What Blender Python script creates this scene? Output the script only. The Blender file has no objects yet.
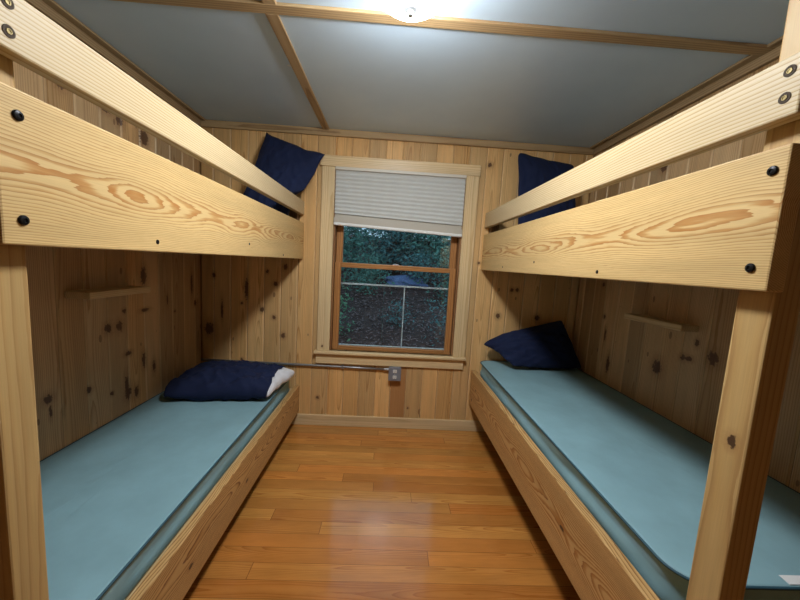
import bpy, bmesh, math, random
from mathutils import Vector, Matrix, noise
random.seed(7)
C = bpy.context.scene.collection
sc = bpy.context.scene

# ------------------------------------------------------------------ room numbers (metres; back wall at y=0, floor z=0)
WL, WR, H, YF = -1.525, 1.580, 2.412, -4.30
PITCH, POFF = 0.1337, 0.0475
OX0, OX1, OZ0, OZ1 = -0.478, 0.560, 0.655, 2.132        # window opening
YN = -2.078                                             # near end of the bunks

# ------------------------------------------------------------------ node helpers
class G:
    def __init__(s, name):
        s.m = bpy.data.materials.new(name); s.m.use_nodes = True
        s.t = s.m.node_tree; s.t.nodes.clear()
        s.out = s.t.nodes.new('ShaderNodeOutputMaterial')
    def n(s, typ, **kw):
        nd = s.t.nodes.new(typ)
        for k, v in kw.items(): setattr(nd, k, v)
        return nd
    def put(s, sock, v):
        if isinstance(v, bpy.types.NodeSocket): s.t.links.new(v, sock)
        elif v is not None: sock.default_value = v
    def math(s, op, a, b=None, c=None, clamp=False):
        nd = s.n('ShaderNodeMath', operation=op, use_clamp=clamp)
        s.put(nd.inputs[0], a); s.put(nd.inputs[1], b)
        if c is not None: s.put(nd.inputs[2], c)
        return nd.outputs[0]
    def vec(s, x, y, z):
        nd = s.n('ShaderNodeCombineXYZ')
        for i, v in enumerate((x, y, z)): s.put(nd.inputs[i], v)
        return nd.outputs[0]
    def sep(s, v):
        nd = s.n('ShaderNodeSeparateXYZ'); s.put(nd.inputs[0], v); return nd.outputs
    def noise(s, v, scale=1, detail=2, rough=.5):
        nd = s.n('ShaderNodeTexNoise'); s.put(nd.inputs['Vector'], v)
        s.put(nd.inputs['Scale'], scale); s.put(nd.inputs['Detail'], detail); s.put(nd.inputs['Roughness'], rough)
        return nd.outputs
    def white(s, w):
        nd = s.n('ShaderNodeTexWhiteNoise', noise_dimensions='1D'); s.put(nd.inputs['W'], w); return nd.outputs
    def ramp(s, f, stops, interp='LINEAR'):
        nd = s.n('ShaderNodeValToRGB'); s.put(nd.inputs[0], f); cr = nd.color_ramp; cr.interpolation = interp
        while len(cr.elements) < len(stops): cr.elements.new(.5)
        for e, (p, c) in zip(cr.elements, stops):
            e.position = p; e.color = (*c, 1) if len(c) == 3 else c
        return nd.outputs[0]
    def mix(s, f, a, b, mode='MIX'):
        nd = s.n('ShaderNodeMix', data_type='RGBA', blend_type=mode)
        s.put(nd.inputs[0], f)
        for i, v in ((6, a), (7, b)):
            s.put(nd.inputs[i], (*v, 1) if isinstance(v, tuple) and len(v) == 3 else v)
        return nd.outputs[2]
    def maprange(s, v, a, b, c, d, smooth=False):
        nd = s.n('ShaderNodeMapRange', interpolation_type='SMOOTHSTEP' if smooth else 'LINEAR')
        s.put(nd.inputs[0], v)
        for i, x in enumerate((a, b, c, d)): s.put(nd.inputs[i + 1], x)
        return nd.outputs[0]
    def obj(s): return s.n('ShaderNodeTexCoord').outputs['Object']
    def bump(s, h, strength=.3, dist=.002):
        nd = s.n('ShaderNodeBump'); nd.inputs['Strength'].default_value = strength; nd.inputs['Distance'].default_value = dist
        s.put(nd.inputs['Height'], h); return nd.outputs[0]
    def bsdf(s, color, rough=.5, metal=0, spec=.5, normal=None, coat=0, **kw):
        b = s.n('ShaderNodeBsdfPrincipled')
        s.put(b.inputs['Base Color'], (*color, 1) if isinstance(color, tuple) and len(color) == 3 else color)
        s.put(b.inputs['Roughness'], rough); s.put(b.inputs['Metallic'], metal)
        s.put(b.inputs['Specular IOR Level'], spec); s.put(b.inputs['Coat Weight'], coat)
        if normal is not None: s.put(b.inputs['Normal'], normal)
        for k, v in kw.items(): s.put(b.inputs[k.replace('_', ' ')], v)
        s.t.links.new(b.outputs[0], s.out.inputs[0]); return s.m

def plain(name, col, rough=.5, metal=0, **kw):
    return G(name).bsdf(col, rough, metal, **kw)

def grain(g, L, W, T, seed, ring, warp, wl, slope=0., W0=0., T0=.05, fine=.35):
    """distance from a wandering pith line, in growth rings -> 0..1 saw tooth"""
    nv = g.vec(g.math('MULTIPLY_ADD', L, wl, seed), g.math('MULTIPLY', W, wl * 2.2), g.math('MULTIPLY', T, wl * 2.2))
    c = g.sep(g.noise(nv, 1, 1.5, .45)[1])
    w = g.math('SUBTRACT', W, W0); w = g.math('MULTIPLY_ADD', L, slope, w)
    w = g.math('ADD', w, g.math('MULTIPLY', g.math('SUBTRACT', c[0], .5), warp * 1.6))
    t = g.math('SUBTRACT', T, T0); t = g.math('ADD', t, g.math('MULTIPLY', g.math('SUBTRACT', c[1], .5), warp * 2.4))
    r = g.math('SQRT', g.math('ADD', g.math('MULTIPLY', w, w), g.math('MULTIPLY', t, t)))
    r = g.math('DIVIDE', r, ring)
    fv = g.vec(g.math('MULTIPLY', L, 6), g.math('MULTIPLY', W, 70), g.math('MULTIPLY', T, 70))
    fn = g.noise(fv, 1, 3, .6)[0]
    r = g.math('ADD', r, g.math('MULTIPLY', fn, fine))
    g.w = w; return g.math('FRACT', r), fn

def knot_mask(g, A, B, knots):
    """A along the board, B across; knots (a, b, half length, half width)"""
    nz = g.noise(g.vec(A, B, 0.), 70, 2, .6)[0]
    nz = g.math('MULTIPLY_ADD', nz, 1.5, -.75)
    m = None; ring = None
    for (a, b, ra, rb) in knots:
        x = g.math('DIVIDE', g.math('SUBTRACT', A, a), ra); y = g.math('DIVIDE', g.math('SUBTRACT', B, b), rb)
        d = g.math('SQRT', g.math('ADD', g.math('MULTIPLY', x, x), g.math('MULTIPLY', y, y)))
        m = d if m is None else g.math('MINIMUM', m, d)
    d = g.math('ADD', m, nz)
    core = g.maprange(d, .70, 1.10, 1, 0, True)
    halo = g.maprange(d, .8, 2.6, 1, 0, True)
    return core, halo

def wood(name, axis, seed, pale=(.74, .54, .29), mid=(.62, .40, .18), dark=(.40, .21, .075), ring=.0085, warp=.022, wl=1.3,
         slope=0., W0=0., T0=.05, rough=.5, dims='LWT', knots=(), amount=1., spec=.35, fine=.35, streak=.16, flame=0.):
    """axis: order of object axes used as length, width, thickness, e.g. 'yzx'"""
    g = G(name); o = g.sep(g.obj()); ix = {'x': 0, 'y': 1, 'z': 2}
    L, W, T = (o[ix[a]] for a in axis)
    f, fn = grain(g, L, W, T, seed, ring, warp, wl, slope, W0, T0, fine)
    mid2 = tuple(p + (m - p) * amount for p, m in zip(pale, mid)); dk = tuple(p + (d - p) * amount for p, d in zip(pale, dark))
    col = g.ramp(f, [(0, pale), (.45, pale), (.74, mid2), (.90, dk), (.965, dk), (1, pale)])
    if flame:        # broad late-wood patches where the growth rings run flat to the face
        q = g.maprange(g.math('ABSOLUTE', g.w), .0, flame, 1, 0, True)
        pn = g.noise(g.vec(g.math('MULTIPLY_ADD', L, 7., seed), g.math('MULTIPLY', W, 40), 0.), 1, 2, .5)[0]
        late = g.maprange(f, .38, .72, 0, 1, True)
        late = g.math('MULTIPLY', late, g.maprange(f, .96, 1., 1, 0))
        col = g.mix(g.math('MULTIPLY', g.math('MULTIPLY', q, late), g.maprange(pn, .3, .7, .35, 1.)), col, (.46, .19, .042))
    st = g.noise(g.vec(g.math('MULTIPLY_ADD', L, 1.2, seed), g.math('MULTIPLY', W, 18), g.math('MULTIPLY', T, 18)), 1, 3, .55)[0]
    k = g.maprange(st, .25, .75, 1 - streak, 1 + streak * .6)
    fib = g.noise(g.vec(g.math('MULTIPLY', L, 9), g.math('MULTIPLY', W, 420), g.math('MULTIPLY', T, 420)), 1, 2, .5)[0]
    k = g.math('MULTIPLY', k, g.maprange(fib, .2, .8, .93, 1.06))
    col = g.mix(1., col, g.vec(k, k, k), 'MULTIPLY')
    if knots:
        core, halo = knot_mask(g, L, W, knots)
        col = g.mix(g.math('MULTIPLY', halo, .35), col, (.30, .14, .05))
        col = g.mix(g.math('MULTIPLY', core, .93), col, (.055, .025, .014))
    b = g.bump(fib, .12, .001)
    return g.bsdf(col, rough, spec=spec, normal=b)

def plank_mat(name, across, seed, knots=(), face=None, pale=(.68, .44, .215), dark=(.48, .26, .10), red=None, spread=(.76, 1.14)):
    g = G(name); o = g.sep(g.obj())
    u = o[0] if across == 'x' else o[1]; L = o[2]
    q = g.math('DIVIDE', g.math('SUBTRACT', u, POFF), PITCH)
    idx = g.math('FLOOR', q)
    rnd = g.sep(g.white(g.math('ADD', idx, seed))[1]); r2 = g.sep(g.white(g.math('ADD', idx, seed + 57.3))[1])
    W = g.math('MULTIPLY', g.math('SUBTRACT', g.math('FRACT', q), .5), PITCH)
    W = g.math('ADD', W, g.math('MULTIPLY_ADD', rnd[0], .16, -.08))
    Ls = g.math('MULTIPLY_ADD', rnd[1], 23., L)
    T = g.math('MULTIPLY_ADD', rnd[2], -.05, -.012)
    f, fn = grain(g, Ls, W, T, seed, .0075, .03, .9, 0., 0., 0., .5)
    mid = tuple((p * .6 + d * .4) for p, d in zip(pale, dark))
    col = g.ramp(f, [(0, pale), (.4, pale), (.75, mid), (.93, dark), (1, pale)])
    tint = g.maprange(r2[0], 0, 1, *spread)
    col = g.mix(1., col, g.vec(tint, g.math('MULTIPLY', tint, g.maprange(r2[1], 0, 1, .93, 1.03)), g.math('MULTIPLY', tint, g.maprange(r2[1], 0, 1, .82, 1.08))), 'MULTIPLY')
    st = g.noise(g.vec(g.math('MULTIPLY', W, 26), g.math('MULTIPLY', Ls, 1.6), idx), 1, 3, .6)[0]
    k = g.maprange(st, .25, .75, .84, 1.10)
    col = g.mix(1., col, g.vec(k, k, k), 'MULTIPLY')
    if red is not None:      # one plank of redder heartwood
        m = g.math('MULTIPLY', g.math('COMPARE', idx, float(red), .5), g.math('LESS_THAN', L, .56))
        col = g.mix(g.math('MULTIPLY', m, .75), col, (.42, .19, .07))
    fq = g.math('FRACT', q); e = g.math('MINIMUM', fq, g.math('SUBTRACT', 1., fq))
    col = g.mix(g.maprange(e, .035, .065, .42, 0.), col, (.88, .64, .36))  # pale seam edges, painting in the light that groove bevels catch
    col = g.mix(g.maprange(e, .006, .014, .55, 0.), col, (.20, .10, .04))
    # small random pin knots
    vo = g.n('ShaderNodeTexVoronoi', voronoi_dimensions='2D', feature='F1')
    g.put(vo.inputs['Vector'], g.vec(g.math('DIVIDE', u, .155), g.math('DIVIDE', g.math('MULTIPLY_ADD', rnd[1], .3, L), .36), 0.)); vo.inputs['Scale'].default_value = 1
    cc = g.sep(vo.outputs['Color']); rad = g.maprange(cc[0], .55, 1., 0., .07)
    kn = g.math('GREATER_THAN', g.math('SUBTRACT', rad, vo.outputs['Distance']), 0.)
    col = g.mix(g.math('MULTIPLY', kn, .6), col, (.13, .055, .025))
    if knots:
        core, halo = knot_mask(g, L, u, knots)
        col = g.mix(g.math('MULTIPLY', halo, .38), col, (.26, .115, .045))
        col = g.mix(g.math('MULTIPLY', core, .86), col, (.085, .034, .018))
    return g.bsdf(col, .48, spec=.35, normal=g.bump(fn, .1, .001))

# ------------------------------------------------------------------ mesh helpers
def link(name, me, mat, parent=None, loc=(0, 0, 0), smooth=False):
    o = bpy.data.objects.new(name, me); C.objects.link(o)
    if mat is not None: me.materials.append(mat)
    if parent is not None:
        o.parent = parent; o.location = Vector(loc) - parent.location
    else: o.location = loc
    if smooth:
        for p in me.polygons: p.use_smooth = True
    return o

def from_bm(name, bm, mat, parent=None, loc=(0, 0, 0), smooth=False):
    me = bpy.data.meshes.new(name); bm.normal_update(); bm.to_mesh(me); bm.free()
    return link(name, me, mat, parent, loc, smooth)

def bm_box(bm, x0, x1, y0, y1, z0, z1, bev=0., seg=2):
    r = bmesh.ops.create_cube(bm, size=1)
    for v in r['verts']:
        v.co = Vector(((x0 + x1) / 2 + v.co.x * (x1 - x0), (y0 + y1) / 2 + v.co.y * (y1 - y0), (z0 + z1) / 2 + v.co.z * (z1 - z0)))
    if bev:
        es = list({e for v in r['verts'] for e in v.link_edges})
        bmesh.ops.bevel(bm, geom=es, offset=bev, segments=seg, affect='EDGES', profile=.5)

def box(name, x0, x1, y0, y1, z0, z1, mat, parent=None, bev=.003, kind=None, seg=2):
    c = Vector(((x0 + x1) / 2, (y0 + y1) / 2, (z0 + z1) / 2)); bm = bmesh.new()
    bm_box(bm, x0 - c.x, x1 - c.x, y0 - c.y, y1 - c.y, z0 - c.z, z1 - c.z, bev, seg)
    o = from_bm(name, bm, mat, parent, c)
    if kind: o['kind'] = kind
    return o

def tag(o, label, cat, group=None):
    o['label'] = label; o['category'] = cat
    if group: o['group'] = group
    return o

def thing(name, label, cat, loc, group=None):
    o = bpy.data.objects.new(name, None); C.objects.link(o); o.location = loc; o.empty_display_size = .1
    return tag(o, label, cat, group)

def struct(name, bm, mat, smooth=False):
    o = from_bm(name, bm, mat, None, (0, 0, 0), smooth); o['kind'] = 'structure'; return o

def lathe(bm, prof, n=32, cap=True):
    """prof: (radius, z) pairs, round the z axis"""
    rings = []
    for r, z in prof:
        if r < 1e-6: rings.append([bm.verts.new((0, 0, z))])
        else: rings.append([bm.verts.new((r * math.cos(2 * math.pi * i / n), r * math.sin(2 * math.pi * i / n), z)) for i in range(n)])
    for a, b in zip(rings, rings[1:]):
        for i in range(n):
            j = (i + 1) % n
            vs = [a[i % len(a)], a[j % len(a)], b[j % len(b)], b[i % len(b)]]
            u = []
            for v in vs:
                if v not in u: u.append(v)
            if len(u) > 2: bm.faces.new(u)
    bmesh.ops.recalc_face_normals(bm, faces=bm.faces[:])

def tube(bm, pts, r, n=10):
    pts = [Vector(p) for p in pts]; rings = []
    for i, p in enumerate(pts):
        d = (pts[min(i + 1, len(pts) - 1)] - pts[max(i - 1, 0)]).normalized()
        a = d.orthogonal().normalized() if i == 0 else (a - d * a.dot(d)).normalized()
        b = d.cross(a); rr = r[i] if isinstance(r, (list, tuple)) else r
        rings.append([bm.verts.new(p + (a * math.cos(2 * math.pi * k / n) + b * math.sin(2 * math.pi * k / n)) * rr) for k in range(n)])
    for A, B in zip(rings, rings[1:]):
        for k in range(n): bm.faces.new((A[k], A[(k + 1) % n], B[(k + 1) % n], B[k]))
    bm.faces.new(rings[0][::-1]); bm.faces.new(rings[-1])
    bmesh.ops.recalc_face_normals(bm, faces=bm.faces[:])

# ------------------------------------------------------------------ materials
K_LEFT = [(.966, -.889, .026, .024), (.965, -.815, .027, .022), (.789, -.758, .014, .026), (.712, -.636, .045, .017), (.646, -.550, .036, .015),
          (.603, -.778, .060, .014), (.532, -.704, .034, .018), (.548, -.768, .040, .024), (.705, -1.221, .022, .020), (.643, -1.214, .030, .007), (.668, -1.018, .016, .015),
          (1.241, -.622, .058, .026), (1.028, -.616, .012, .034), (1.045, -.777, .014, .013), (1.072, -.407, .036, .009), (.979, -.328, .010, .010), (.592, -.878, .012, .010),
          (1.157, -.126, .085, .014), (1.007, -.083, .024, .016), (2.125, -1.088, .03, .024), (2.121, -.849, .022, .036), (2.10, -.766, .034, .026), (2.068, -.586, .045, .036)]
K_BACK = [(.788, -1.463, .055, .038), (1.23, -1.423, .022, .012), (1.131, -1.163, .085, .014), (.948, -1.359, .085, .009), (1.186, -.930, .019, .018),
          (.970, -1.036, .022, .017), (.909, -.940, .017, .016), (.760, -.862, .022, .018), (1.283, -.997, .016, .012), (1.329, -.853, .026, .017),
          (.545, -1.198, .010, .010), (1.015, -1.200, .011, .010), (2.23, .743, .018, .017), (1.244, 1.017, .016, .015), (1.247, 1.059, .016, .015),
          (1.019, .919, .022, .020), (1.020, 1.253, .025, .022), (.239, -.563, .014, .014), (.179, .209, .009, .008), (1.45, .72, .010, .012)]
K_RIGHT = [(.895, -.881, .042, .032), (1.039, -1.194, .036, .028), (.998, -1.033, .018, .016), (1.002, -1.071, .013, .022), (1.092, -1.101, .020, .013),
           (.781, -.465, .060, .016), (1.110, -.366, .016, .015), (1.342, -.315, .016, .014), (2.062, -.726, .024, .024), (.98, -.40, .045, .010)]
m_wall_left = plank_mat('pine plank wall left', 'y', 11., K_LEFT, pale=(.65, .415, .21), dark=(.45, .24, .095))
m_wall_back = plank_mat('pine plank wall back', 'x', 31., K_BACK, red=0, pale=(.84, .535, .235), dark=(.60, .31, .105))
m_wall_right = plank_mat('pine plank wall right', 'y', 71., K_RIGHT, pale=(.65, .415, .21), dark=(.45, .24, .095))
m_wall_front = plank_mat('pine plank wall front', 'x', 91., pale=(.40, .22, .09), dark=(.26, .12, .045))  # kept dark to cut bounce light under the bunks

def ceiling_mat():
    g = G('pale blue grey ceiling paint'); o = g.obj()
    a = g.noise(o, 2.2, 3, .6)[0]; b = g.noise(o, 60, 2, .5)[0]
    col = g.mix(g.maprange(a, .3, .7, 0, 1), (.56, .70, .84), (.62, .76, .89))
    vo = g.n('ShaderNodeTexVoronoi', feature='F1'); g.put(vo.inputs['Vector'], o); vo.inputs['Scale'].default_value = 3.2
    chip = g.math('LESS_THAN', g.math('ADD', vo.outputs['Distance'], g.math('MULTIPLY', b, .03)), .052)
    col = g.mix(g.math('MULTIPLY', chip, .6), col, (.85, .86, .84))
    return g.bsdf(col, .42, spec=.4, normal=g.bump(g.math('ADD', a, g.math('MULTIPLY', b, .15)), .35, .004))
m_ceiling = ceiling_mat()

def floor_mat():
    g = G('varnished softwood floor strips'); o = g.sep(g.obj()); x, y = o[0], o[1]
    P = .083
    q = g.math('DIVIDE', g.math('ADD', y, .062), P); row = g.math('FLOOR', q); fr = g.math('FRACT', q)
    rr = g.sep(g.white(g.math('ADD', row, 5.))[1])
    qx = g.math('DIVIDE', g.math('MULTIPLY_ADD', rr[0], 7.3, x), 2.1); ix = g.math('FLOOR', qx); fx = g.math('FRACT', qx)
    idn = g.math('MULTIPLY_ADD', row, 17.31, g.math('MULTIPLY', ix, 5.77))
    c = g.sep(g.white(idn)[1]); c2 = g.sep(g.white(g.math('ADD', idn, 3.3))[1])
    W = g.math('MULTIPLY_ADD', g.math('SUBTRACT', fr, .5), P, g.math('MULTIPLY_ADD', c[0], .12, -.06))
    L = g.math('MULTIPLY_ADD', c[1], 31., x)
    f, fn = grain(g, L, W, g.math('MULTIPLY_ADD', c[2], -.05, -.01), 3., .006, .03, 1.1, 0, 0, 0, .5)
    col = g.ramp(f, [(0, (.66, .285, .062)), (.45, (.64, .27, .056)), (.8, (.57, .225, .043)), (.94, (.48, .17, .031)), (1, (.64, .275, .059))])
    t = g.maprange(c2[0], 0, 1, .78, 1.08)
    col = g.mix(1., col, g.vec(t, g.math('MULTIPLY', t, g.maprange(c2[1], 0, 1, .84, 1.10)), g.math('MULTIPLY', t, g.maprange(c2[1], 0, 1, .80, 1.25))), 'MULTIPLY')
    bl = g.noise(g.vec(g.math('MULTIPLY', L, 3), g.math('MULTIPLY', W, 14), 0.), 1, 3, .6)[0]
    k = g.maprange(bl, .25, .75, .80, 1.12); col = g.mix(1., col, g.vec(k, k, k), 'MULTIPLY')
    gy = g.math('MINIMUM', fr, g.math('SUBTRACT', 1., fr)); gx = g.math('MINIMUM', fx, g.math('SUBTRACT', 1., fx))
    seam_on = g.maprange(rr[1], .0, 1., .25, 1.)
    s1 = g.math('MULTIPLY', g.math('LESS_THAN', gy, .016), seam_on); s2 = g.math('LESS_THAN', gx, .0007)
    seam = g.math('MAXIMUM', s1, s2)
    col = g.mix(g.math('MULTIPLY', seam, .75), col, (.10, .035, .010))
    wv = g.noise(g.vec(g.math('MULTIPLY', x, 5), g.math('MULTIPLY', y, 12), 0.), 1, 2, .5)[0]
    hgt = g.math('SUBTRACT', g.math('MULTIPLY', wv, .5), seam)
    rough = g.maprange(bl, .2, .8, .16, .24)
    return g.bsdf(col, rough, spec=.5, normal=g.bump(hgt, .22, .0018), coat=.55, Coat_Roughness=.12)
m_floor = floor_mat()

PP = dict(pale=(.57, .375, .155), mid=(.50, .30, .105), dark=(.34, .165, .05))
YP = dict(pale=(.70, .495, .225), mid=(.60, .37, .135), dark=(.40, .19, .055))
GP = dict(pale=(.62, .49, .30), mid=(.56, .41, .21), dark=(.42, .265, .11))
m_board_l = wood('yellow pine board with flame grain', 'yzx', 3.1, ring=.0042, warp=.024, wl=2.0, T0=-.075, W0=.004, slope=.004, fine=1.2, flame=.062, amount=.75, **YP)
m_board_r = wood('yellow pine board with long grain', 'yzx', 9.4, ring=.0042, warp=.022, wl=1.7, T0=.075, W0=.000, slope=.012, fine=1.2, flame=.062, amount=.75, **YP)
m_guard = wood('straight grained pale pine', 'yzx', 5.2, ring=.0075, warp=.020, wl=.9, T0=.05, W0=.10, amount=1., streak=.08, **GP)
m_lower = wood('knotty yellow pine rail', 'yzx', 14.7, ring=.0055, warp=.034, wl=1.6, T0=-.065, W0=.02, fine=.8, knots=[(-.49, -.028, .016, .009), (.01, -.028, .014, .008)],
               pale=(.64, .385, .155), mid=(.50, .26, .080), dark=(.23, .088, .023))
m_lower_r = wood('broad figured yellow pine rail', 'yzx', 22.1, ring=.0055, warp=.040, wl=1.7, T0=.065, W0=.0, fine=.9, flame=.15, knots=[(-.48, -.005, .016, .009), (.95, -.09, .012, .009), (.85, .03, .010, .008)],
               pale=(.64, .385, .155), mid=(.50, .26, .080), dark=(.23, .088, .023))
m_post_l = wood('pine post', 'zyx', 41., ring=.012, warp=.02, wl=1.2, T0=.10, W0=.05, amount=.45, streak=.18, **PP)
m_post_r = wood('pine post with dark knot', 'zyx', 44., ring=.012, warp=.02, wl=1.4, T0=-.10, W0=.0, amount=.55, streak=.12, knots=[(-.1255, -.004, .015, .011)], **PP)
m_ply = wood('plywood deck', 'yxz', 51., ring=.02, warp=.05, wl=.8, T0=.03, amount=.4)
CP = dict(pale=(.84, .635, .36), mid=(.75, .52, .26), dark=(.56, .34, .14))
m_cas_h = wood('clear pine casing across', 'xzy', 61., ring=.009, warp=.014, wl=1., T0=.05, W0=.05, amount=.6, rough=.35, spec=.5, **CP)
m_cas_v = wood('clear pine casing upright', 'zxy', 64., ring=.009, warp=.014, wl=1., T0=.05, W0=.03, amount=.6, rough=.4, knots=[(-.70, -.006, .010, .007)], **CP)
m_cas_v2 = wood('clear pine casing upright right', 'zxy', 68., ring=.009, warp=.014, wl=1., T0=.05, W0=.03, amount=.6, rough=.4, **CP)
m_trim_x = wood('pine batten across', 'xzy', 71., ring=.012, warp=.016, wl=1., T0=.04, W0=.0, amount=.8, pale=(.52, .36, .19), mid=(.42, .27, .13), dark=(.28, .16, .07))
m_trim_y = wood('pine batten lengthwise', 'yxz', 75., ring=.012, warp=.016, wl=1., T0=.04, W0=.0, amount=.8, pale=(.48, .33, .18), mid=(.39, .25, .12), dark=(.26, .15, .065))
m_base = wood('pine baseboard', 'xzy', 81., ring=.01, warp=.015, wl=1., T0=.05, W0=.02, amount=.45, pale=(.78, .58, .33), mid=(.70, .49, .25), dark=(.56, .35, .15))
m_base_y = wood('pine baseboard side', 'yzx', 82., ring=.01, warp=.015, wl=1., T0=.05, W0=.02, amount=.45, pale=(.78, .58, .33), mid=(.70, .49, .25), dark=(.56, .35, .15))
SP = dict(pale=(.50, .235, .080), mid=(.43, .19, .06), dark=(.31, .125, .04))
m_sash_h = wood('stained sash rail', 'xzy', 85., ring=.008, warp=.01, T0=.03, W0=.03, rough=.35, spec=.5, **SP)
m_sash_v = wood('stained sash stile', 'zxy', 87., ring=.008, warp=.01, T0=.03, W0=.03, rough=.35, spec=.5, **SP)
m_jamb = wood('dark stained jamb', 'zxy', 89., ring=.008, warp=.01, T0=.03, W0=.03, pale=(.33, .17, .07), mid=(.28, .13, .05), dark=(.2, .09, .035))
m_shelf = wood('pine ledge', 'yzx', 93., ring=.009, warp=.014, T0=.05, W0=.03, amount=.5)
m_cleat = wood('dark brown block', 'zyx', 95., ring=.009, warp=.014, T0=.05, W0=.03, pale=(.22, .12, .05), mid=(.18, .09, .04), dark=(.12, .06, .03))

m_black = plain('blackened steel', (.012, .012, .014), .38, .7)
m_brass = plain('dull brass', (.16, .12, .05), .5, .8)
m_hole_shade = plain('painted bored recess shade', (.05, .028, .012), .8)  # shade of the bored hole, put into the colour of a flat disc
m_nickel = plain('brushed nickel', (.55, .55, .56), .3, 1.)
m_finial = plain('pale grey enamel', (.42, .45, .48), .35)
m_galv = plain('galvanised steel', (.36, .38, .41), .42, .85)
m_box = plain('grey outlet box', (.27, .30, .36), .45, .4)
m_recept = plain('ivory receptacle', (.75, .74, .70), .4)
m_slot = plain('receptacle slots', (.02, .02, .02), .6)
m_alu = plain('pale aluminium', (.85, .92, .94), .5)

def cloth(name, col, scale=900, rough=.85, bump=.15, sheen=.0, spec=.2):
    g = G(name); o = g.obj()
    a = g.noise(o, 6, 3, .6)[0]; w = g.noise(o, scale, 1, .5)[0]
    k = g.maprange(a, .25, .75, .88, 1.08)
    c = g.mix(1., col, g.vec(k, k, k), 'MULTIPLY')
    return g.bsdf(c, rough, spec=spec, normal=g.bump(g.math('ADD', a, g.math('MULTIPLY', w, .12)), bump, .003), Sheen_Weight=sheen)
m_navy = cloth('navy cotton', (.012, .019, .058), sheen=.02)
m_white = cloth('white ticking', (.78, .79, .84))
m_vinyl = cloth('teal mattress vinyl', (.255, .432, .488), 300, .55, .2, spec=.35)
m_pipe = plain('dark teal piping', (.025, .085, .12), .6)
m_label = plain('white cloth tag', (.8, .8, .8), .8)

def blind_mat():
    g = G('off white cellular fabric'); o = g.obj(); w = g.noise(o, 700, 2, .5)[0]
    return g.bsdf(g.mix(w, (.56, .57, .55), (.64, .65, .63)), .9, spec=.15)
m_blind = blind_mat()
m_blindrail = plain('off white blind rail', (.84, .84, .81), .4)
m_headrail = plain('pale headrail', (.70, .65, .57), .45)
m_stack = plain('beige bottom rail', (.50, .46, .39), .6)

def glass_mat():
    g = G('window glass')
    b = g.n('ShaderNodeBsdfPrincipled'); b.inputs['Transmission Weight'].default_value = 1; b.inputs['Roughness'].default_value = 0
    b.inputs['IOR'].default_value = 1.5; b.inputs['Base Color'].default_value = (.93, .97, .97, 1)
    g.t.links.new(b.outputs[0], g.out.inputs[0]); return g.m
m_glass = glass_mat()

def lamp_mat():
    g = G('lit frosted glass'); e = g.n('ShaderNodeEmission')
    e.inputs[0].default_value = (LAMP_COL[0], LAMP_COL[1], LAMP_COL[2], 1); z = g.sep(g.obj())[2]; g.put(e.inputs[1], g.math('MULTIPLY', g.maprange(z, -.034, -.115, .05, 1.30, True), LAMP))
    g.t.links.new(e.outputs[0], g.out.inputs[0]); return g.m
LAMP, LAMP_COL = 116., (.95, .985, 1.0)
m_lamp = lamp_mat()

# ------------------------------------------------------------------ the setting
bm = bmesh.new(); bm_box(bm, WL - .1, WR + .1, YF - .1, .1, -.06, 0); struct('floor', bm, m_floor)
bm = bmesh.new(); bm_box(bm, WL - .1, WR + .1, YF - .1, .1, H, H + .06); struct('ceiling', bm, m_ceiling)

def plank_spans(a0, a1):
    k = math.floor((a0 - POFF) / PITCH); out = []
    while POFF + k * PITCH < a1:
        s, e = max(a0, POFF + k * PITCH), min(a1, POFF + (k + 1) * PITCH); k += 1
        if e - s > 1e-4: out.append((s, e))
    return out
def plank(bm, s, e, z0, z1, place, ch=.0075, th=.022):
    """a board with eased edges; place(u, d, z) gives the point d behind the face"""
    c = min(ch, (e - s) / 3)
    prof = [(s, th), (s, c), (s + c, 0), (e - c, 0), (e, c), (e, th)]
    lo = [bm.verts.new(place(u, d, z0)) for u, d in prof]; hi = [bm.verts.new(place(u, d, z1)) for u, d in prof]
    for i in range(6):
        j = (i + 1) % 6; bm.faces.new((lo[i], lo[j], hi[j], hi[i]))
    bm.faces.new(lo[::-1]); bm.faces.new(hi)
def wall(name, a0, a1, place, mat, slab, holes=()):
    bm = bmesh.new()
    for s, e in plank_spans(a0, a1):
        cuts = sorted({s, e, *[h for hole in holes for h in hole[:2] if s < h < e]})
        for p, q in zip(cuts, cuts[1:]):
            mid = (p + q) / 2; hit = [h for h in holes if h[0] < mid < h[1]]
            if hit:
                plank(bm, p, q, 0, hit[0][2], place); plank(bm, p, q, hit[0][3], H, place)
            else: plank(bm, p, q, 0, H, place)
    for b in slab: bm_box(bm, *b)
    bmesh.ops.recalc_face_normals(bm, faces=bm.faces[:])
    return struct(name, bm, mat)
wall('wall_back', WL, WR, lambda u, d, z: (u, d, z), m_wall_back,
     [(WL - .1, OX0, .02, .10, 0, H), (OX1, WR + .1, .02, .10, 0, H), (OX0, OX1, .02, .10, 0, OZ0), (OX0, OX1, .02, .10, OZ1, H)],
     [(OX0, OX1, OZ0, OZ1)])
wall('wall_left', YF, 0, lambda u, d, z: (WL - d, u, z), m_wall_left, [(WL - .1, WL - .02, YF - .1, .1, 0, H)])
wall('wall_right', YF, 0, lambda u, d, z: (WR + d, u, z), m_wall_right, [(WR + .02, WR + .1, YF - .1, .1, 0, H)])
wall('wall_front', WL, WR, lambda u, d, z: (u, YF - d, z), m_wall_front, [(WL - .1, WR + .1, YF - .1, YF - .02, 0, H)])  # unseen end wall, set far back and dark to cut bounce light

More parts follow.
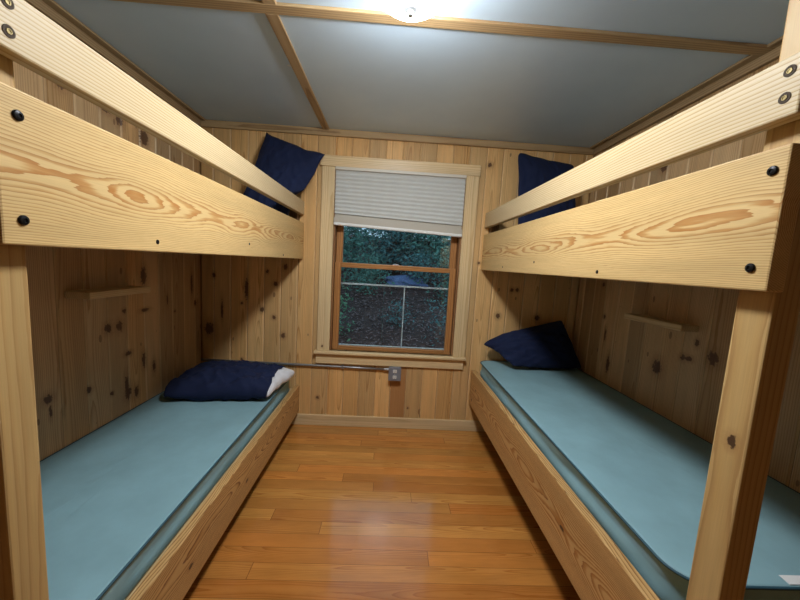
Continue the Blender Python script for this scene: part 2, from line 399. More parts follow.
S = 'structure'
box('baseboard_back', WL + .016, WR - .016, -.016, 0, 0, .092, m_base, bev=.003, kind=S)
box('baseboard_left', WL, WL + .016, YF, 0, 0, .092, m_base_y, kind=S)
box('baseboard_right', WR - .016, WR, YF, 0, 0, .092, m_base_y, kind=S)
# ceiling trim: strips round the edge, one batten across, one lengthwise
box('trim_1', WL + .020, WR - .020, -.020, 0, H - .052, H, m_trim_x, bev=.003, kind=S)
box('trim_2', WL, WL + .020, YF, 0, H - .052, H, m_trim_y, kind=S)
box('trim_3', WR - .020, WR, YF, 0, H - .052, H, m_trim_y, kind=S)
box('trim_4', WL + .020, WR - .020, -1.258, -1.204, H - .013, H, m_trim_x, bev=.003, kind=S)
box('trim_5', -.583, -.530, -1.204, -.020, H - .013, H, m_trim_y, bev=.003, kind=S)
box('trim_6', -.570, -.517, YF, -1.258, H - .013, H, m_trim_y, bev=.003, kind=S)
box('trim_7', WR - .060, WR - .020, YF, -.020, H - .012, H, m_trim_y, bev=.003, kind=S)
box('trim_8', WL + .020, WL + .060, YF, -.020, H - .012, H, m_trim_y, bev=.003, kind=S)

# ---- the window: casing, stool, apron, jambs, two sashes with their panes, aluminium storm frame outside
win = bpy.data.objects.new('window_1', None); C.objects.link(win); win.location = ((OX0 + OX1) / 2, 0, OZ0); win['kind'] = S
box('head_casing', -.594, .668, -.024, 0, 2.132, 2.216, m_cas_h, win, .004)
box('side_casing', -.580, OX0, -.020, 0, .655, 2.132, m_cas_v, win, .004)
box('side_casing', OX1, .664, -.020, 0, .655, 2.132, m_cas_v2, win, .004)
box('stool', -.597, .668, -.048, .034, .632, .655, m_cas_h, win, .005)
box('apron', -.586, .654, -.020, 0, .546, .632, m_cas_h, win, .004)
box('jamb', OX0 - .012, OX0 + .014, .0, .135, .655, 2.132, m_jamb, win, .002)
box('jamb', OX1 - .014, OX1 + .012, .0, .135, .655, 2.132, m_jamb, win, .002)
box('head_jamb', OX0, OX1, .0, .135, 2.112, 2.144, m_jamb, win, .002)
box('outer_sill', OX0, OX1, .034, .16, .632, .655, m_jamb, win, .002)
def sash(name, x0, x1, y0, y1, z0, z1, sw, bot, top):
    root = bpy.data.objects.new(name, None); C.objects.link(root); root.parent = win
    root.location = Vector(((x0 + x1) / 2, (y0 + y1) / 2, z0)) - win.location
    base = Vector(((x0 + x1) / 2, (y0 + y1) / 2, z0))
    def part(nm, a, b, c, d, e, f, m, bev=.004):
        ctr = Vector(((a + b) / 2, (c + d) / 2, (e + f) / 2)); bmx = bmesh.new()
        bm_box(bmx, a - ctr.x, b - ctr.x, c - ctr.y, d - ctr.y, e - ctr.z, f - ctr.z, bev)
        o = from_bm(nm, bmx, m); o.parent = root; o.location = ctr - base; return o
    part('stile', x0, x0 + sw, y0, y1, z0, z1, m_sash_v); part('stile', x1 - sw, x1, y0, y1, z0, z1, m_sash_v)
    part('bottom_rail', x0 + sw, x1 - sw, y0, y1, z0, z0 + bot, m_sash_h); part('top_rail', x0 + sw, x1 - sw, y0, y1, z1 - top, z1, m_sash_h)
    ym = (y0 + y1) / 2
    part('pane', x0 + sw - .004, x1 - sw + .004, ym - .002, ym + .002, z0 + bot - .004, z1 - top + .004, m_glass, 0)
sash('lower_sash', OX0 + .016, OX1 - .016, .036, .068, .656, 1.392, .050, .034, .040)
sash('upper_sash', OX0 + .016, OX1 - .016, .072, .104, 1.352, 2.110, .054, .036, .045)
bm = bmesh.new()
sx0, sx1, sy = OX0 + .046, OX1 - .046, .118
for b in [(sx0, sx1, 1.206, 1.221), (sx0, sx1, .668, .684), (sx0, sx0 + .008, .668, 1.221), (sx1 - .008, sx1, .668, 1.221),
          (.122, .132, .684, 1.206)]:
    bm_box(bm, b[0], b[1], sy, sy + .012, b[2], b[3], .0015, 1)
from_bm('storm_frame', bm, m_alu, win)
bm = bmesh.new(); bm_box(bm, -.052, -.046, sy + .002, sy + .010, .684, 1.206, .001, 1)
from_bm('storm_frame_bar', bm, plain('dark aluminium', (.16, .22, .23), .5, .3), win)  # darker grey than the rest of the storm frame
bm = bmesh.new()
bm_box(bm, .012, .062, .040, .066, 1.392, 1.399, .002); lathe(bm, [(0, 1.399), (.013, 1.399), (.013, 1.405), (0, 1.405)], 14)
for v in bm.verts:
    if v.co.z > 1.3985 and abs(v.co.x) < .014 and abs(v.co.y) < .014: v.co.x += .037; v.co.y += .053
from_bm('sash_lock', bm, m_nickel, win)

# ---- pleated blind drawn part-way down
bl = thing('pleated_blind', 'off-white pleated blind drawn down over the top of the window', 'blind', ((OX0 + OX1) / 2, .018, 2.132))
bx0, bx1 = OX0 + .004, OX1 - .003
box('headrail', bx0, bx1, -.034, .010, 2.108, 2.131, m_headrail, bl, .003)
NP, ztop = 11, 2.106
def blind_sheet(zl, zr, n, d0, d1):
    bmx = bmesh.new(); rows = []
    for i in range(2 * n + 1):
        f = i / (2 * n); y = -.018 + (d1 if i % 2 else d0)
        rows.append([bmx.verts.new((x, y, (za := ztop + (zl - ztop) * f) + ((ztop + (zr - ztop) * f) - za) * s)) for x, s in ((bx0 + .003, 0), (bx1 - .003, 1))])
    back = [[bmx.verts.new(v.co + Vector((0, .020, 0))) for v in r] for r in rows]
    for A, B in zip(rows, rows[1:]): bmx.faces.new((A[0], A[1], B[1], B[0]))
    for A, B in zip(back, back[1:]): bmx.faces.new((A[1], A[0], B[0], B[1]))
    for k in (0, 1):
        for i in range(2 * n): bmx.faces.new((rows[i][k], rows[i + 1][k], back[i + 1][k], back[i][k]))
    bmx.faces.new((rows[0][0], back[0][0], back[0][1], rows[0][1])); bmx.faces.new((rows[-1][0], rows[-1][1], back[-1][1], back[-1][0]))
    bmesh.ops.recalc_face_normals(bmx, faces=bmx.faces[:]); return bmx
from_bm('pleated_fabric', blind_sheet(1.776, 1.742, NP, .0, .007), m_blind, bl)
def skew_box(x0, x1, y0, y1, zl0, zl1, zr0, zr1, bev=.003):
    bmx = bmesh.new(); bm_box(bmx, x0, x1, y0, y1, 0, 1)
    for v in bmx.verts:
        s = (v.co.x - x0) / (x1 - x0); t = v.co.z
        v.co.z = (zl0 + (zr0 - zl0) * s) * (1 - t) + (zl1 + (zr1 - zl1) * s) * t
    bmesh.ops.bevel(bmx, geom=bmx.edges[:], offset=bev, segments=2, affect='EDGES'); return bmx
from_bm('stacked_pleats', skew_box(bx0 + .003, bx1 - .003, -.008, .010, 1.728, 1.777, 1.690, 1.743, .006), m_stack, bl)
from_bm('bottom_rail', skew_box(bx0, bx1, -.028, .012, 1.706, 1.748, 1.665, 1.712, .005), m_stack, bl)
from_bm('bottom_lip', skew_box(bx0, bx1, -.034, .012, 1.686, 1.708, 1.649, 1.671, .004), m_blindrail, bl)

# ------------------------------------------------------------------ ceiling light
LX, LY = .012, -1.475
lt = thing('ceiling_light', 'round frosted glass bowl light glowing white on the ceiling', 'ceiling light', (LX, LY, H))
R0 = .168
bm = bmesh.new()
prof = [(R0 * .97, H - .026), (R0, H - .034)] + [(R0 * k / 14, H - .034 - .106 * (1 - (k / 14) ** 2.5)) for k in range(13, 0, -1)] + [(.010, H - .140)]
lathe(bm, [(x, z - H) for x, z in prof], 48); from_bm('glass_bowl', bm, m_lamp, lt, (LX, LY, H), True)
bm = bmesh.new(); lathe(bm, [(0, 0), (.080, 0), (.080, -.010), (.074, -.016), (0, -.016)], 40); from_bm('mounting_pan', bm, m_nickel, lt, (LX, LY, H), False)
bm = bmesh.new(); lathe(bm, [(0, -.132), (.024, -.135), (.027, -.140), (.017, -.145), (.010, -.148), (.012, -.155), (.008, -.162), (0, -.164)], 20)
from_bm('finial', bm, m_finial, lt, (LX, LY, H), True)
for a in (20, 140, 260):
    bm = bmesh.new(); bm_box(bm, .072, R0 + .010, -.007, .007, -.019, -.013, .002); bm_box(bm, R0 + .003, R0 + .010, -.007, .007, -.058, -.013, .002)
    bmesh.ops.rotate(bm, verts=bm.verts[:], cent=(0, 0, 0), matrix=Matrix.Rotation(math.radians(a), 3, 'Z'))
    from_bm('bowl_clip', bm, m_nickel, lt, (LX, LY, H))

# ------------------------------------------------------------------ bunk beds
def bolt(parent, sx, x, y, z, r, style):
    """a bolt head on the aisle face x; sx is the direction of that face's normal"""
    bm = bmesh.new()
    if style == 'black': lathe(bm, [(0, 0), (r, 0), (r, .0025), (r * .86, .004), (r * .42, .005), (r * .36, .003), (0, .003)], 22)
    elif style == 'screw': lathe(bm, [(0, 0), (r, 0), (r * .9, .0015), (r * .4, .002), (0, .001)], 14)
    else: lathe(bm, [(0, 0), (r, 0), (r, .0012), (r * .66, .0012), (r * .60, .0008), (0, .0008)], 22)
    bmesh.ops.rotate(bm, verts=bm.verts[:], cent=(0, 0, 0), matrix=Matrix.Rotation(sx * math.pi / 2, 3, 'Y'))
    o = from_bm('bolt', bm, {'black': m_black, 'screw': m_black, 'brass': m_hole_shade}[style], parent, (x, y, z))
    if style == 'brass':
        bm = bmesh.new(); lathe(bm, [(0, .0008), (r * .50, .0008), (r * .45, .002), (r * .30, .002), (r * .26, .0009), (0, .0009)], 18)
        bmesh.ops.rotate(bm, verts=bm.verts[:], cent=(0, 0, 0), matrix=Matrix.Rotation(sx * math.pi / 2, 3, 'Y'))
        n = from_bm('brass_nut', bm, m_brass); n.parent = o
        o['label'] = 'brass nut in a bored hole, its shade painted dark'
    return o

def bunk(side, label, xf, xl, wall_x, ub, gr, lr, mats, py, YN):
    """xf aisle face of the upper boards, xl aisle face of the lower rail; side -1 left, +1 right"""
    s = side; th = .038
    def X(a, b): return (min(a, b), max(a, b))
    root = thing('bunk_bed', label, 'bunk bed', (s * 1.13, -1.04, 0), 'built-in bunk beds')
    box('upper_side_board', *X(xf, xf + s * th), YN, -.002, ub[0], ub[1], mats[0], root, .004)
    box('guard_rail', *X(xf, xf + s * th), YN + .002, -.002, gr[0], gr[1], mats[1], root, .004)
    xp = xf + s * (th + .001)
    box('post', *X(xp, xp + s * .060), py[0], py[1], 0, H - .055, mats[2], root, .004)
    box('lower_side_rail', *X(xl, xl + s * th), YN, -.018, lr[0], lr[1], mats[3], root, .004)
    wx = wall_x - s * .002
    box('upper_platform', *X(xp, wx), -1.985, -.004, ub[0] + .06, ub[0] + .08, m_ply, root, .001)
    box('lower_platform', *X(xl + s * (th + .001), wx), -1.985, -.020, lr[2] - .02, lr[2], m_ply, root, .001)
    box('end_board', *X(xp + s * .061, wx), -2.060, -2.022, lr[0], lr[2] + .05, mats[3], root, .003)
    box('upper_end_board', *X(xp + s * .061, wx), -2.060, -2.022, ub[0], ub[1], mats[0], root, .003)
    box('corner_block', *X(xp, xp + s * .060), -.060, -.003, ub[0] + .09, gr[1] - .02, m_cleat, root, .002)
    return root
ZL, ZR = .443, .639
bunk_l = bunk(-1, 'left bunk bed of pine boards, standing along the wall with the outlet conduit', -.713, -.711, WL, (1.401, 1.687), (1.748, 1.853), (.122, .353, .318), (m_board_l, m_guard, m_post_l, m_lower), (-2.069, -2.000), -2.076)
bunk_r = bunk(1, 'right bunk bed of pine boards, its post and taller lower rail standing in full view', .740, .727, WR, (1.395, 1.681), (1.735, 1.852), (.262, .552, .514), (m_board_r, m_guard, m_post_r, m_lower_r), (-2.055, -1.982), -2.070)
for y, z, r, st in [(-2.038, 1.639, .0095, 'black'), (-2.040, 1.449, .0095, 'black'), (-1.676, 1.431, .007, 'screw'), (-1.026, 1.462, .006, 'screw'), (-.501, 1.420, .006, 'screw'),
                    (-2.042, 1.828, .0105, 'brass'), (-2.043, 1.779, .0105, 'brass')]: bolt(bunk_l, 1, -.713, y, z, r, st)
for y, z, r, st in [(-2.044, 1.635, .0095, 'black'), (-2.034, 1.442, .0095, 'black'), (-1.527, 1.420, .007, 'screw'), (-.994, 1.457, .006, 'screw'), (-.52, 1.425, .006, 'screw'),
                    (-2.043, 1.822, .0105, 'brass'), (-2.042, 1.773, .0105, 'brass')]: bolt(bunk_r, -1, .740, y, z, r, st)

# ------------------------------------------------------------------ mattresses
def outline(x0, x1, y0, y1, r, n=8):
    pts = []
    for cx, cy, a in ((x1 - r, y1 - r, 0), (x0 + r, y1 - r, 90), (x0 + r, y0 + r, 180), (x1 - r, y0 + r, 270)):
        for k in range(n + 1):
            t = math.radians(a + 90 * k / n); pts.append(Vector((cx + r * math.cos(t), cy + r * math.sin(t), 0)))
    out = []                                           # extra points down the straight runs, for the folds
    for p, q in zip(pts, pts[1:] + pts[:1]):
        m = max(1, int((q - p).length / .035))
        out += [p.lerp(q, k / m) for k in range(m)]
    return out
def mattress(label, x0, x1, y0, y1, z0, z1, seed, tagx=None):
    root = thing('mattress', label, 'mattress', ((x0 + x1) / 2, (y0 + y1) / 2, z0 + .002), 'teal bunk mattresses')
    ctr = root.location.copy(); base = outline(x0 - ctr.x, x1 - ctr.x, y0 - ctr.y, y1 - ctr.y, .085); N = len(base)
    hx, hy = (x1 - x0) / 2, (y1 - y0) / 2; h = z1 - z0 - .002
    def inset(p, d): return Vector((p.x * (hx - d) / hx, p.y * (hy - d) / hy, 0))
    bm = bmesh.new(); rings = []
    prof = [(.030, 0), (.010, .006), (.004, .018), (.003, h * .30), (.004, h * .42), (.008, h * .52), (.006, h * .60), (.004, h * .74), (.002, h * .90), (.000, h - .006), (.004, h - .001), (.012, h)]
    for k, (d, z) in enumerate(prof):
        ring = []
        for p in base:
            q = inset(p, d)
            if 2 < k < 10:
                f = noise.noise(Vector((p.x * 3 + seed, p.y * 3.2, z * 16))) * .012 + noise.noise(Vector((p.x * 9, p.y * 9 + seed, z * 40))) * .004
                q = inset(p, d + f + .004)
            ring.append(bm.verts.new((q.x, q.y, z)))
        rings.append(ring)
    for d in (.03, .06, .10, .15, .20, .25, .30, .34):
        ring = []
        for p in base:
            q = inset(p, d); n = noise.noise(Vector((q.x * 2.2 + seed, q.y * 1.6, 0))) * .007 + noise.noise(Vector((q.x * 6 + seed, q.y * 9, 3))) * .0022
            n *= min(1., d / .1)
            ring.append(bm.verts.new((q.x, q.y, h + n)))
        rings.append(ring)
    for A, B in zip(rings, rings[1:]):
        for i in range(N): bm.faces.new((A[i], A[(i + 1) % N], B[(i + 1) % N], B[i]))
    bm.faces.new(rings[0][::-1]); c = bm.verts.new((0, 0, h)); L = rings[-1]
    for i in range(N): bm.faces.new((L[i], L[(i + 1) % N], c))
    from_bm('cover', bm, m_vinyl, root, ctr, True)
    bm = bmesh.new(); prs = []
    for i, p in enumerate(base):
        q = inset(p, .001); t = (base[(i + 1) % N] - base[i - 1]).normalized(); nrm = Vector((t.y, -t.x, 0))
        prs.append([bm.verts.new(q + Vector((0, 0, h - .003)) + (nrm * math.cos(a) + Vector((0, 0, 1)) * math.sin(a)) * .0042) for a in [math.pi * 2 * k / 8 for k in range(8)]])
    for i in range(N):
        A, B = prs[i], prs[(i + 1) % N]
        for k in range(8): bm.faces.new((A[k], A[(k + 1) % 8], B[(k + 1) % 8], B[k]))
    bmesh.ops.recalc_face_normals(bm, faces=bm.faces[:]); from_bm('piping', bm, m_pipe, root, ctr, True)
    if tagx is not None:
        box('cloth_tag', tagx - .030, tagx + .030, y0 + .008, y0 + .034, z1 - .001, z1 + .0022, m_label, root, .0005)
    return root
mattress('teal mattress on the left lower bunk, under the pillow with a white end showing', -1.517, -.766, -1.975, -.024, .318, ZL, 2.3)
mattress('teal mattress on the right lower bunk, its piped front edge above a pine rail', .777, 1.572, -1.975, -.024, .514, ZR, 8.1, 1.10)
mattress('mattress on the left upper bunk, behind the boards, under the tilted navy pillow', -1.517, -.766, -1.975, -.030, 1.4815, 1.610, 4.4)
mattress('mattress on the right upper bunk, behind the boards, under the upright navy pillow', .783, 1.572, -1.975, -.030, 1.4755, 1.604, 6.6)

# ------------------------------------------------------------------ pillows
def pillow_mesh(c, th, seed, pinch=.07, crease=.012, nu=44, nv=36, sag=None, fold=1., ex=.55, wob=.012, rnd=.05, span=None):
    """c: bottom-left, bottom-right, top-right, top-left of the middle sheet (world); th: half thickness"""
    c = [Vector(p) for p in c]; ctr = sum(c, Vector()) / 4
    nrm = (c[1] - c[0]).cross(c[3] - c[0]).normalized()
    bm = bmesh.new(); grid = {}
    for sd in (1, -1):
        for i in range(nu + 1):
            for j in range(nv + 1):
                edge = j in (0, nv) or (i == 0 and (not span or span(0)[0] <= 0)) or (i == nu and (not span or span(0)[1] >= 1))
                if edge and sd == -1: grid[sd, i, j] = grid[1, i, j]; continue
                u, v = i / nu, j / nv
                if span: lo, hi = span(v); u = lo + (hi - lo) * u      # an open end: only part of the length
                a, b = 2 * u - 1, 2 * v - 1
                # edges curve in between the corners
                a2 = a * (1 - pinch * (1 - b * b)); b2 = b * (1 - pinch * (1 - a * a))
                kc = 1 - rnd * (a * a * b * b) ** 5; a2 *= kc; b2 *= kc
                U, V = (a2 + 1) / 2, (b2 + 1) / 2
                p = c[0] * (1 - U) * (1 - V) + c[1] * U * (1 - V) + c[2] * U * V + c[3] * (1 - U) * V
                t = max(0, (1 - a * a)) ** ex * max(0, (1 - b * b)) ** ex
                rad = max(abs(a), abs(b))
                w = noise.noise(Vector((u * 2.4 + seed, v * 2.6, sd * 2.))) * .5 + noise.noise(Vector((u * 9 + v * 5 + seed, v * 4 - u * 3, sd * 3. + 7)))* .5 * fold
                w2 = abs(noise.noise(Vector((u * 5 - v * 6 + seed * 2, v * 3 + u * 2, sd * 1.7)))) * fold
                d = sd * th * t + (crease * w - crease * 1.1 * w2) * (.35 + .65 * rad) * (t ** .4) * (1 if sd > 0 else -1)
                q = p + nrm * d
                q = q + ((c[1] - c[0]).normalized() * noise.noise(Vector((u * 5, v * 5, seed))) + (c[3] - c[0]).normalized() * noise.noise(Vector((u * 5, v * 5, seed + 9)))) * wob
                rg = 1 - abs(noise.noise(Vector((u * 7 + v * 6 + seed, v * 5 - u * 2.5, sd * 4.))) * 2)
                q = q + nrm * sd * crease * .55 * fold * (max(0, rg) ** 3) * (t ** .5)
                if sag: q = sag(q, u, v)
                grid[sd, i, j] = bm.verts.new(q - ctr)
    for sd in (1, -1):
        for i in range(nu):
            for j in range(nv):
                f = [grid[sd, i, j], grid[sd, i + 1, j], grid[sd, i + 1, j + 1], grid[sd, i, j + 1]]
                bm.faces.new(f if sd > 0 else f[::-1])
    bmesh.ops.recalc_face_normals(bm, faces=bm.faces[:]); return bm, ctr
PG = 'navy pillows on the bunks'
flat = [(-1.41, -.670, ZL + .072), (-.755, -.600, ZL + .078), (-.690, -.180, ZL + .084), (-1.45, -.120, ZL + .084)]
def slump(q, u, v): return Vector((q.x, q.y, max(q.z - .06 * max(0, abs(2 * u - 1) - .90) - .14 * max(0, (1 - v) - .84), ZL + .008)))
mouth = lambda v: .998 - .120 * v ** .8
bm, ctr = pillow_mesh(flat, .088, 1.7, .025, .034, 64, 40, sag=slump, ex=.34, span=lambda v: (0, mouth(v)))
p = tag(from_bm('pillow', bm, m_navy, None, ctr, True), 'navy pillow lying flat on the left lower bunk with a white end showing', 'pillow', PG)
bm, c2 = pillow_mesh([Vector(q) - Vector((0, 0, .002)) for q in flat], .080, 1.7, .028, .020, 24, 40, sag=slump, ex=.34, span=lambda v: (mouth(v) - .10 * v, 1))
o = from_bm('pillow_filling', bm, m_white); o.parent = p; o.location = c2 - ctr; o['label'] = 'white pillow end poking out of the case'
for q in o.data.polygons: q.use_smooth = True
def tuck(q, u, v):      # the pillow stays inside the rail and bulges over its top edge
    lim = -.765 + max(0, min(1, (q.z - 1.860) / .05)) * .10
    return Vector((min(q.x, lim) if q.z < 1.93 else q.x, q.y, q.z))
bm, ctr = pillow_mesh([(-1.125, -.255, 1.730), (-.748, -.265, 1.640), (-.548, -.090, 2.198), (-.995, -.075, 2.330)], .058, 9.2, .05, .026, sag=tuck, rnd=.0)
tag(from_bm('pillow', bm, m_navy, None, ctr, True), 'navy pillow tilted against the back wall on the left upper bunk', 'pillow', PG)
bm, ctr = pillow_mesh([(.928, -.255, 1.630), (1.385, -.245, 1.640), (1.385, -.085, 2.250), (.925, -.085, 2.318)], .056, 13.8, .02, .022)
tag(from_bm('pillow', bm, m_navy, None, ctr, True), 'navy pillow standing upright against the back wall on the right upper bunk', 'pillow', PG)
bm, ctr = pillow_mesh([(.985, -.275, ZR + .034), (1.550, -.235, ZR + .030), (1.425, -.085, 1.035), (.768, -.095, .842)], .074, 21.3, .012, .036, sag=lambda q, u, v: q - Vector((-.01, 0, .045)) * max(0, (v - .5) / .5) * max(0, (.25 - u) / .25))
tag(from_bm('pillow', bm, m_navy, None, ctr, True), 'navy pillow slumped against the back wall on the right lower bunk', 'pillow', PG)

# ------------------------------------------------------------------ wall ledges
SG = 'small pine wall ledges'
tag(box('wall_ledge', WL, WL + .115, -1.120, -.725, 1.156, 1.189, m_shelf, None, .003), 'small pine ledge on the left wall under the upper bunk', 'shelf', SG)
tag(box('wall_ledge', WR - .095, WR, -1.100, -.690, 1.148, 1.180, m_shelf, None, .003), 'small pine ledge on the right wall under the upper bunk', 'shelf', SG)

# ------------------------------------------------------------------ outlet box and conduit
ob = thing('electrical_outlet', 'grey metal outlet box on the back wall below the window', 'electrical outlet', (.080, 0, .49))
box('outlet_box', .030, .128, -.046, 0, .436, .546, m_box, ob, .006)
box('cover_plate', .027, .131, -.050, -.046, .433, .549, m_box, ob, .002)
for z in (.516, .466):
    bm = bmesh.new(); bm_box(bm, -.0155, .0155, -.004, 0, -.0135, .0135, .0035, 3)
    r_ = from_bm('receptacle', bm, m_recept, ob, (.079, -.050, z))
    bm = bmesh.new()
    for a in (-.006, .006): bm_box(bm, a - .0011, a + .0011, -.0047, -.0035, -.001, .008)
    bm_box(bm, -.002, .002, -.0047, -.0035, -.009, -.005)
    sl = from_bm('socket_slots', bm, m_slot); sl.parent = r_
bm = bmesh.new(); lathe(bm, [(0, 0), (.004, 0), (.0032, .0018), (0, .0018)], 12)
bmesh.ops.rotate(bm, verts=bm.verts[:], cent=(0, 0, 0), matrix=Matrix.Rotation(math.pi / 2, 3, 'X')); from_bm('cover_screw', bm, m_nickel, ob, (.079, -.050, .491))
cd = thing('conduit_pipe', 'thin grey metal conduit running along the back wall into the outlet box', 'conduit', (-.75, -.018, .521))
bm = bmesh.new(); tube(bm, [(-1.52, -.014, .530), (-.9, -.0145, .526), (-.3, -.015, .521), (.006, -.016, .518)], .0095, 14)
from_bm('pipe', bm, m_galv, cd, (0, 0, 0), True)
bm = bmesh.new(); tube(bm, [(-.012, -.016, .518), (.028, -.016, .518)], .0135, 14); from_bm('connector', bm, m_nickel, cd, (0, 0, 0), False)
for x in (-1.15, -.36):
    bm = bmesh.new(); bm_box(bm, x - .009, x + .009, -.026, 0, .509, .536, .003); from_bm('strap', bm, m_galv, cd)

# ------------------------------------------------------------------ outside: wooded bank at dusk
def leaf_mat(name, a, b, rough=.6):
    g = G(name); o = g.obj(); n = g.noise(o, 5, 3, .6)[0]; n2 = g.noise(o, 31, 1, .5)[0]
    f = g.math('ADD', g.math('MULTIPLY', n, .6), g.math('MULTIPLY', n2, .5))
    return g.bsdf(g.mix(g.maprange(f, .3, .8, 0, 1), a, b), rough, spec=.4)
m_leaf = [leaf_mat('deep teal green leaves', (.025, .095, .085), (.15, .36, .28)), leaf_mat('mid green leaves', (.035, .12, .07), (.17, .40, .22)), leaf_mat('blue green leaves', (.022, .09, .10), (.14, .33, .32))]
m_litter = leaf_mat('fallen leaf litter', (.045, .030, .030), (.30, .22, .22), .7)
m_soil = leaf_mat('forest soil', (.022, .016, .016), (.075, .052, .050), .9)
m_bark = leaf_mat('dark bark', (.03, .025, .022), (.10, .08, .07), .9)
m_stone = leaf_mat('pale stone', (.16, .18, .20), (.34, .36, .40), .8)
m_tarp = leaf_mat('blue tarpaulin', (.05, .09, .22), (.20, .29, .52), .5)
def gz(x, y): return -.55 + .30 * max(0, y - .6) ** .93 + .10 * noise.noise(Vector((x * .8, y * .8, 2.)))
bm = bmesh.new(); nx, ny = 40, 40; V = {}
for i in range(nx + 1):
    for j in range(ny + 1):
        x, y = -6 + 13 * i / nx, .3 + 13 * j / ny; V[i, j] = bm.verts.new((x, y, gz(x, y)))
for i in range(nx):
    for j in range(ny): bm.faces.new((V[i, j], V[i + 1, j], V[i + 1, j + 1], V[i, j + 1]))
r = bmesh.ops.extrude_face_region(bm, geom=bm.faces[:])
for v in [e for e in r['geom'] if isinstance(e, bmesh.types.BMVert)]: v.co.z -= .4
bmesh.ops.recalc_face_normals(bm, faces=bm.faces[:]); struct('ground', bm, m_soil, False)

def leaves(points, size, rnd, flat=False):
    vs, fs = [], []
    for p in points:
        d = Vector((rnd.gauss(0, 1), rnd.gauss(0, 1), rnd.gauss(0, .25 if flat else .7))).normalized()
        up = Vector((rnd.gauss(0, .35), rnd.gauss(0, .35), 1)) if flat else Vector((rnd.gauss(0, 1), rnd.gauss(0, 1), rnd.gauss(0, 1) + .6))
        w = d.cross(up)
        if w.length < 1e-4: continue
        w.normalize(); n = w.cross(d); s = size * rnd.uniform(.6, 1.4); b = len(vs)
        vs += [p - d * s, p + w * s * .42 - n * s * .08, p + d * s, p - w * s * .42 - n * s * .08, p + n * s * .10]
        fs += [(b, b + 1, b + 4), (b + 1, b + 2, b + 4), (b + 2, b + 3, b + 4), (b + 3, b, b + 4)]
    return vs, fs
def mesh_obj(name, vs, fs, mat, parent=None, loc=(0, 0, 0)):
    me = bpy.data.meshes.new(name); me.from_pydata([tuple(v) for v in vs], [], fs); me.update(); return link(name, me, mat, parent, loc)
def plant(name, label, cat, x, y, h, rx, n, size, mat, seed, group, trunk=.05, low=.15):
    rnd = random.Random(seed); z = gz(x, y) - .03
    root = thing(name, label, cat, (x, y, z), group)
    bm = bmesh.new(); tips = []
    top = Vector((rnd.uniform(-.1, .1) * h, rnd.uniform(-.1, .1) * h, h * .9))
    tube(bm, [(0, 0, 0), top * .35, top * .7, top], [trunk, trunk * .8, trunk * .5, trunk * .2], 8)
    for k in range(12):
        f = rnd.uniform(low, .95); a = rnd.uniform(0, 6.28); L = rx * rnd.uniform(.5, .95) * (1 - .45 * f); s = top * f
        e = s + Vector((math.cos(a) * L, math.sin(a) * L, L * rnd.uniform(-.15, .45))); m = s.lerp(e, .5) + Vector((0, 0, .06 * L))
        tube(bm, [s, m, e], [trunk * .35, trunk * .22, trunk * .08], 5); tips.append((s, m, e, L))
    from_bm('trunk', bm, m_bark, root, root.location)
    pts = []
    for k in range(n):
        s, m, e, L = rnd.choice(tips); f = rnd.random(); q = s.lerp(m, f * 2) if f < .5 else m.lerp(e, f * 2 - 1)
        pts.append(q + Vector((rnd.gauss(0, 1), rnd.gauss(0, 1), rnd.gauss(0, .8))) * (.10 + .20 * L))
    vs, fs = leaves(pts, size, rnd); mesh_obj('foliage', vs, fs, mat, root, root.location)
    return root
TG, BG = 'trees on the bank outside', 'shrubs on the bank outside'
for k, (x, y, h, rx, n, sz, mi) in enumerate([(-1.5, 6.6, 4.2, 1.5, 5000, .060, 0), (.1, 7.4, 4.6, 1.6, 6000, .062, 2), (1.6, 6.8, 4.2, 1.5, 5000, .060, 0), (3.3, 7.6, 4.6, 1.6, 3500, .065, 1),
                                              (-3.2, 8.0, 4.8, 1.7, 3500, .065, 1), (.9, 9.6, 5.8, 1.9, 4500, .075, 0), (-1.4, 10., 5.8, 2.0, 4500, .075, 2), (2.9, 10.4, 6.0, 2.0, 3500, .08, 2)]):
    plant('leafy_tree', 'dark leafy tree on the wooded bank seen through the upper window pane', 'tree', x, y, h, rx, n, sz, m_leaf[mi], 100 + k, TG, .06, .02)
for k, (x, y, h, rx, n, sz, mi) in enumerate([(-.98, 2.9, 1.30, .50, 1100, .036, 1), (-1.5, 4.4, 1.5, .75, 1400, .045, 1), (-.55, 4.9, 1.0, .5, 900, .045, 0), (1.5, 5.0, 1.3, .7, 1300, .045, 0),
                                              (.20, 3.4, .50, .3, 200, .032, 2), (1.05, 2.9, .8, .35, 300, .032, 2), (.75, 5.8, 1.0, .6, 900, .05, 2)]):
    plant('leafy_shrub', 'low leafy shrub on the bank seen through the lower window pane', 'shrub', x, y, h, rx, n, sz, m_leaf[mi], 200 + k, BG, .02, .05)
rnd = random.Random(5); pts = []
for k in range(9000):
    x, y = rnd.uniform(-2.8, 3.2), rnd.uniform(.7, 6.5); pts.append(Vector((x, y, gz(x, y) + rnd.uniform(.015, .05))))
vs, fs = leaves(pts, .033, rnd, True); o = mesh_obj('leaf_litter', vs, fs, m_litter); o['kind'] = 'stuff'; tag(o, 'brown fallen leaves covering the bank outside the window', 'leaves')
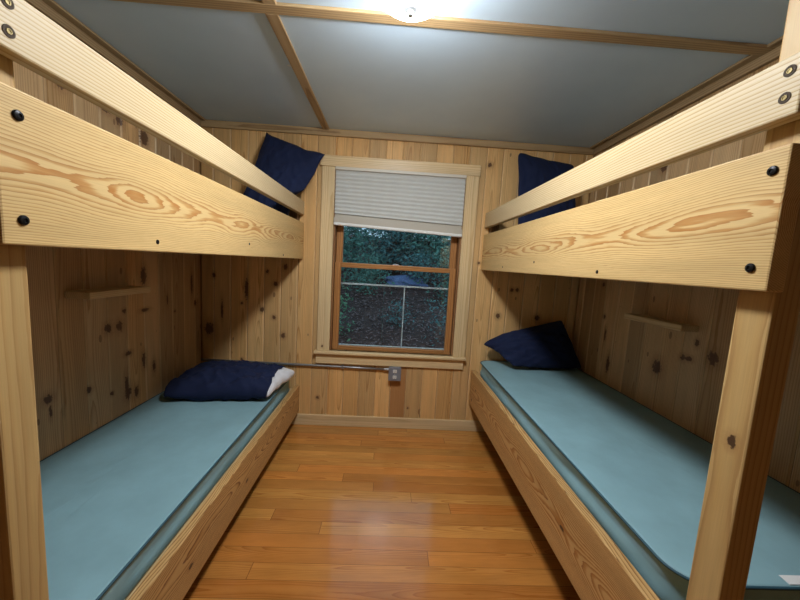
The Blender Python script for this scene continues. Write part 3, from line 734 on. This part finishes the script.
def rock(x, y, s, sq, seed, mat, name, label, cat, group=None):
    bm = bmesh.new(); bmesh.ops.create_icosphere(bm, subdivisions=4, radius=1)
    for v in bm.verts:
        n = noise.noise(v.co * 1.3 + Vector((seed, 0, 0))) * .35 + noise.noise(v.co * 3.2 + Vector((seed, 0, 0))) * .22
        v.co = Vector((v.co.x * s * (1 + n) * 1.5, v.co.y * s * (1 + n), v.co.z * s * sq * (1 + n)))
    return tag(from_bm(name, bm, mat, None, (x, y, gz(x, y) + s * sq * .4), True), label, cat, group)
rock(.42, 5.9, .36, .55, 3., m_tarp, 'tarpaulin', 'blue tarp heap on the wooded bank, seen below the meeting rail of the window', 'tarp')

# ------------------------------------------------------------------ world light (dusk sky), camera, colour
w = bpy.data.worlds.new('dusk sky'); sc.world = w; w.use_nodes = True
nt = w.node_tree; nt.nodes.clear(); wo = nt.nodes.new('ShaderNodeOutputWorld'); bg = nt.nodes.new('ShaderNodeBackground')
bg.inputs[0].default_value = (.50, .78, 1.0, 1); bg.inputs[1].default_value = 1.0; nt.links.new(bg.outputs[0], wo.inputs[0])

cam = bpy.data.cameras.new('camera'); co = bpy.data.objects.new('camera', cam); C.objects.link(co); sc.camera = co
cam.sensor_fit = 'HORIZONTAL'; cam.sensor_width = 36; cam.lens = 328.3805 / 800 * 36; cam.clip_start = .02; cam.clip_end = 60
yaw, pit, rol = .0374, -.1102, .0583
fw = Vector((math.sin(yaw) * math.cos(pit), math.cos(yaw) * math.cos(pit), math.sin(pit))); rt = Vector((math.cos(yaw), -math.sin(yaw), 0)); up = rt.cross(fw)
r2 = rt * math.cos(rol) + up * math.sin(rol); u2 = up * math.cos(rol) - rt * math.sin(rol)
co.matrix_world = Matrix(((r2.x, u2.x, -fw.x, -.0123), (r2.y, u2.y, -fw.y, -2.6998), (r2.z, u2.z, -fw.z, 1.4085), (0, 0, 0, 1)))

vs_ = sc.view_settings; vs_.view_transform = 'Standard'; vs_.look = 'None'; vs_.gamma = 1; vs_.use_curve_mapping = False; vs_.exposure = 0.
sc.cycles.max_bounces = 14; sc.cycles.diffuse_bounces = 2; sc.cycles.glossy_bounces = 6; sc.cycles.transmission_bounces = 10
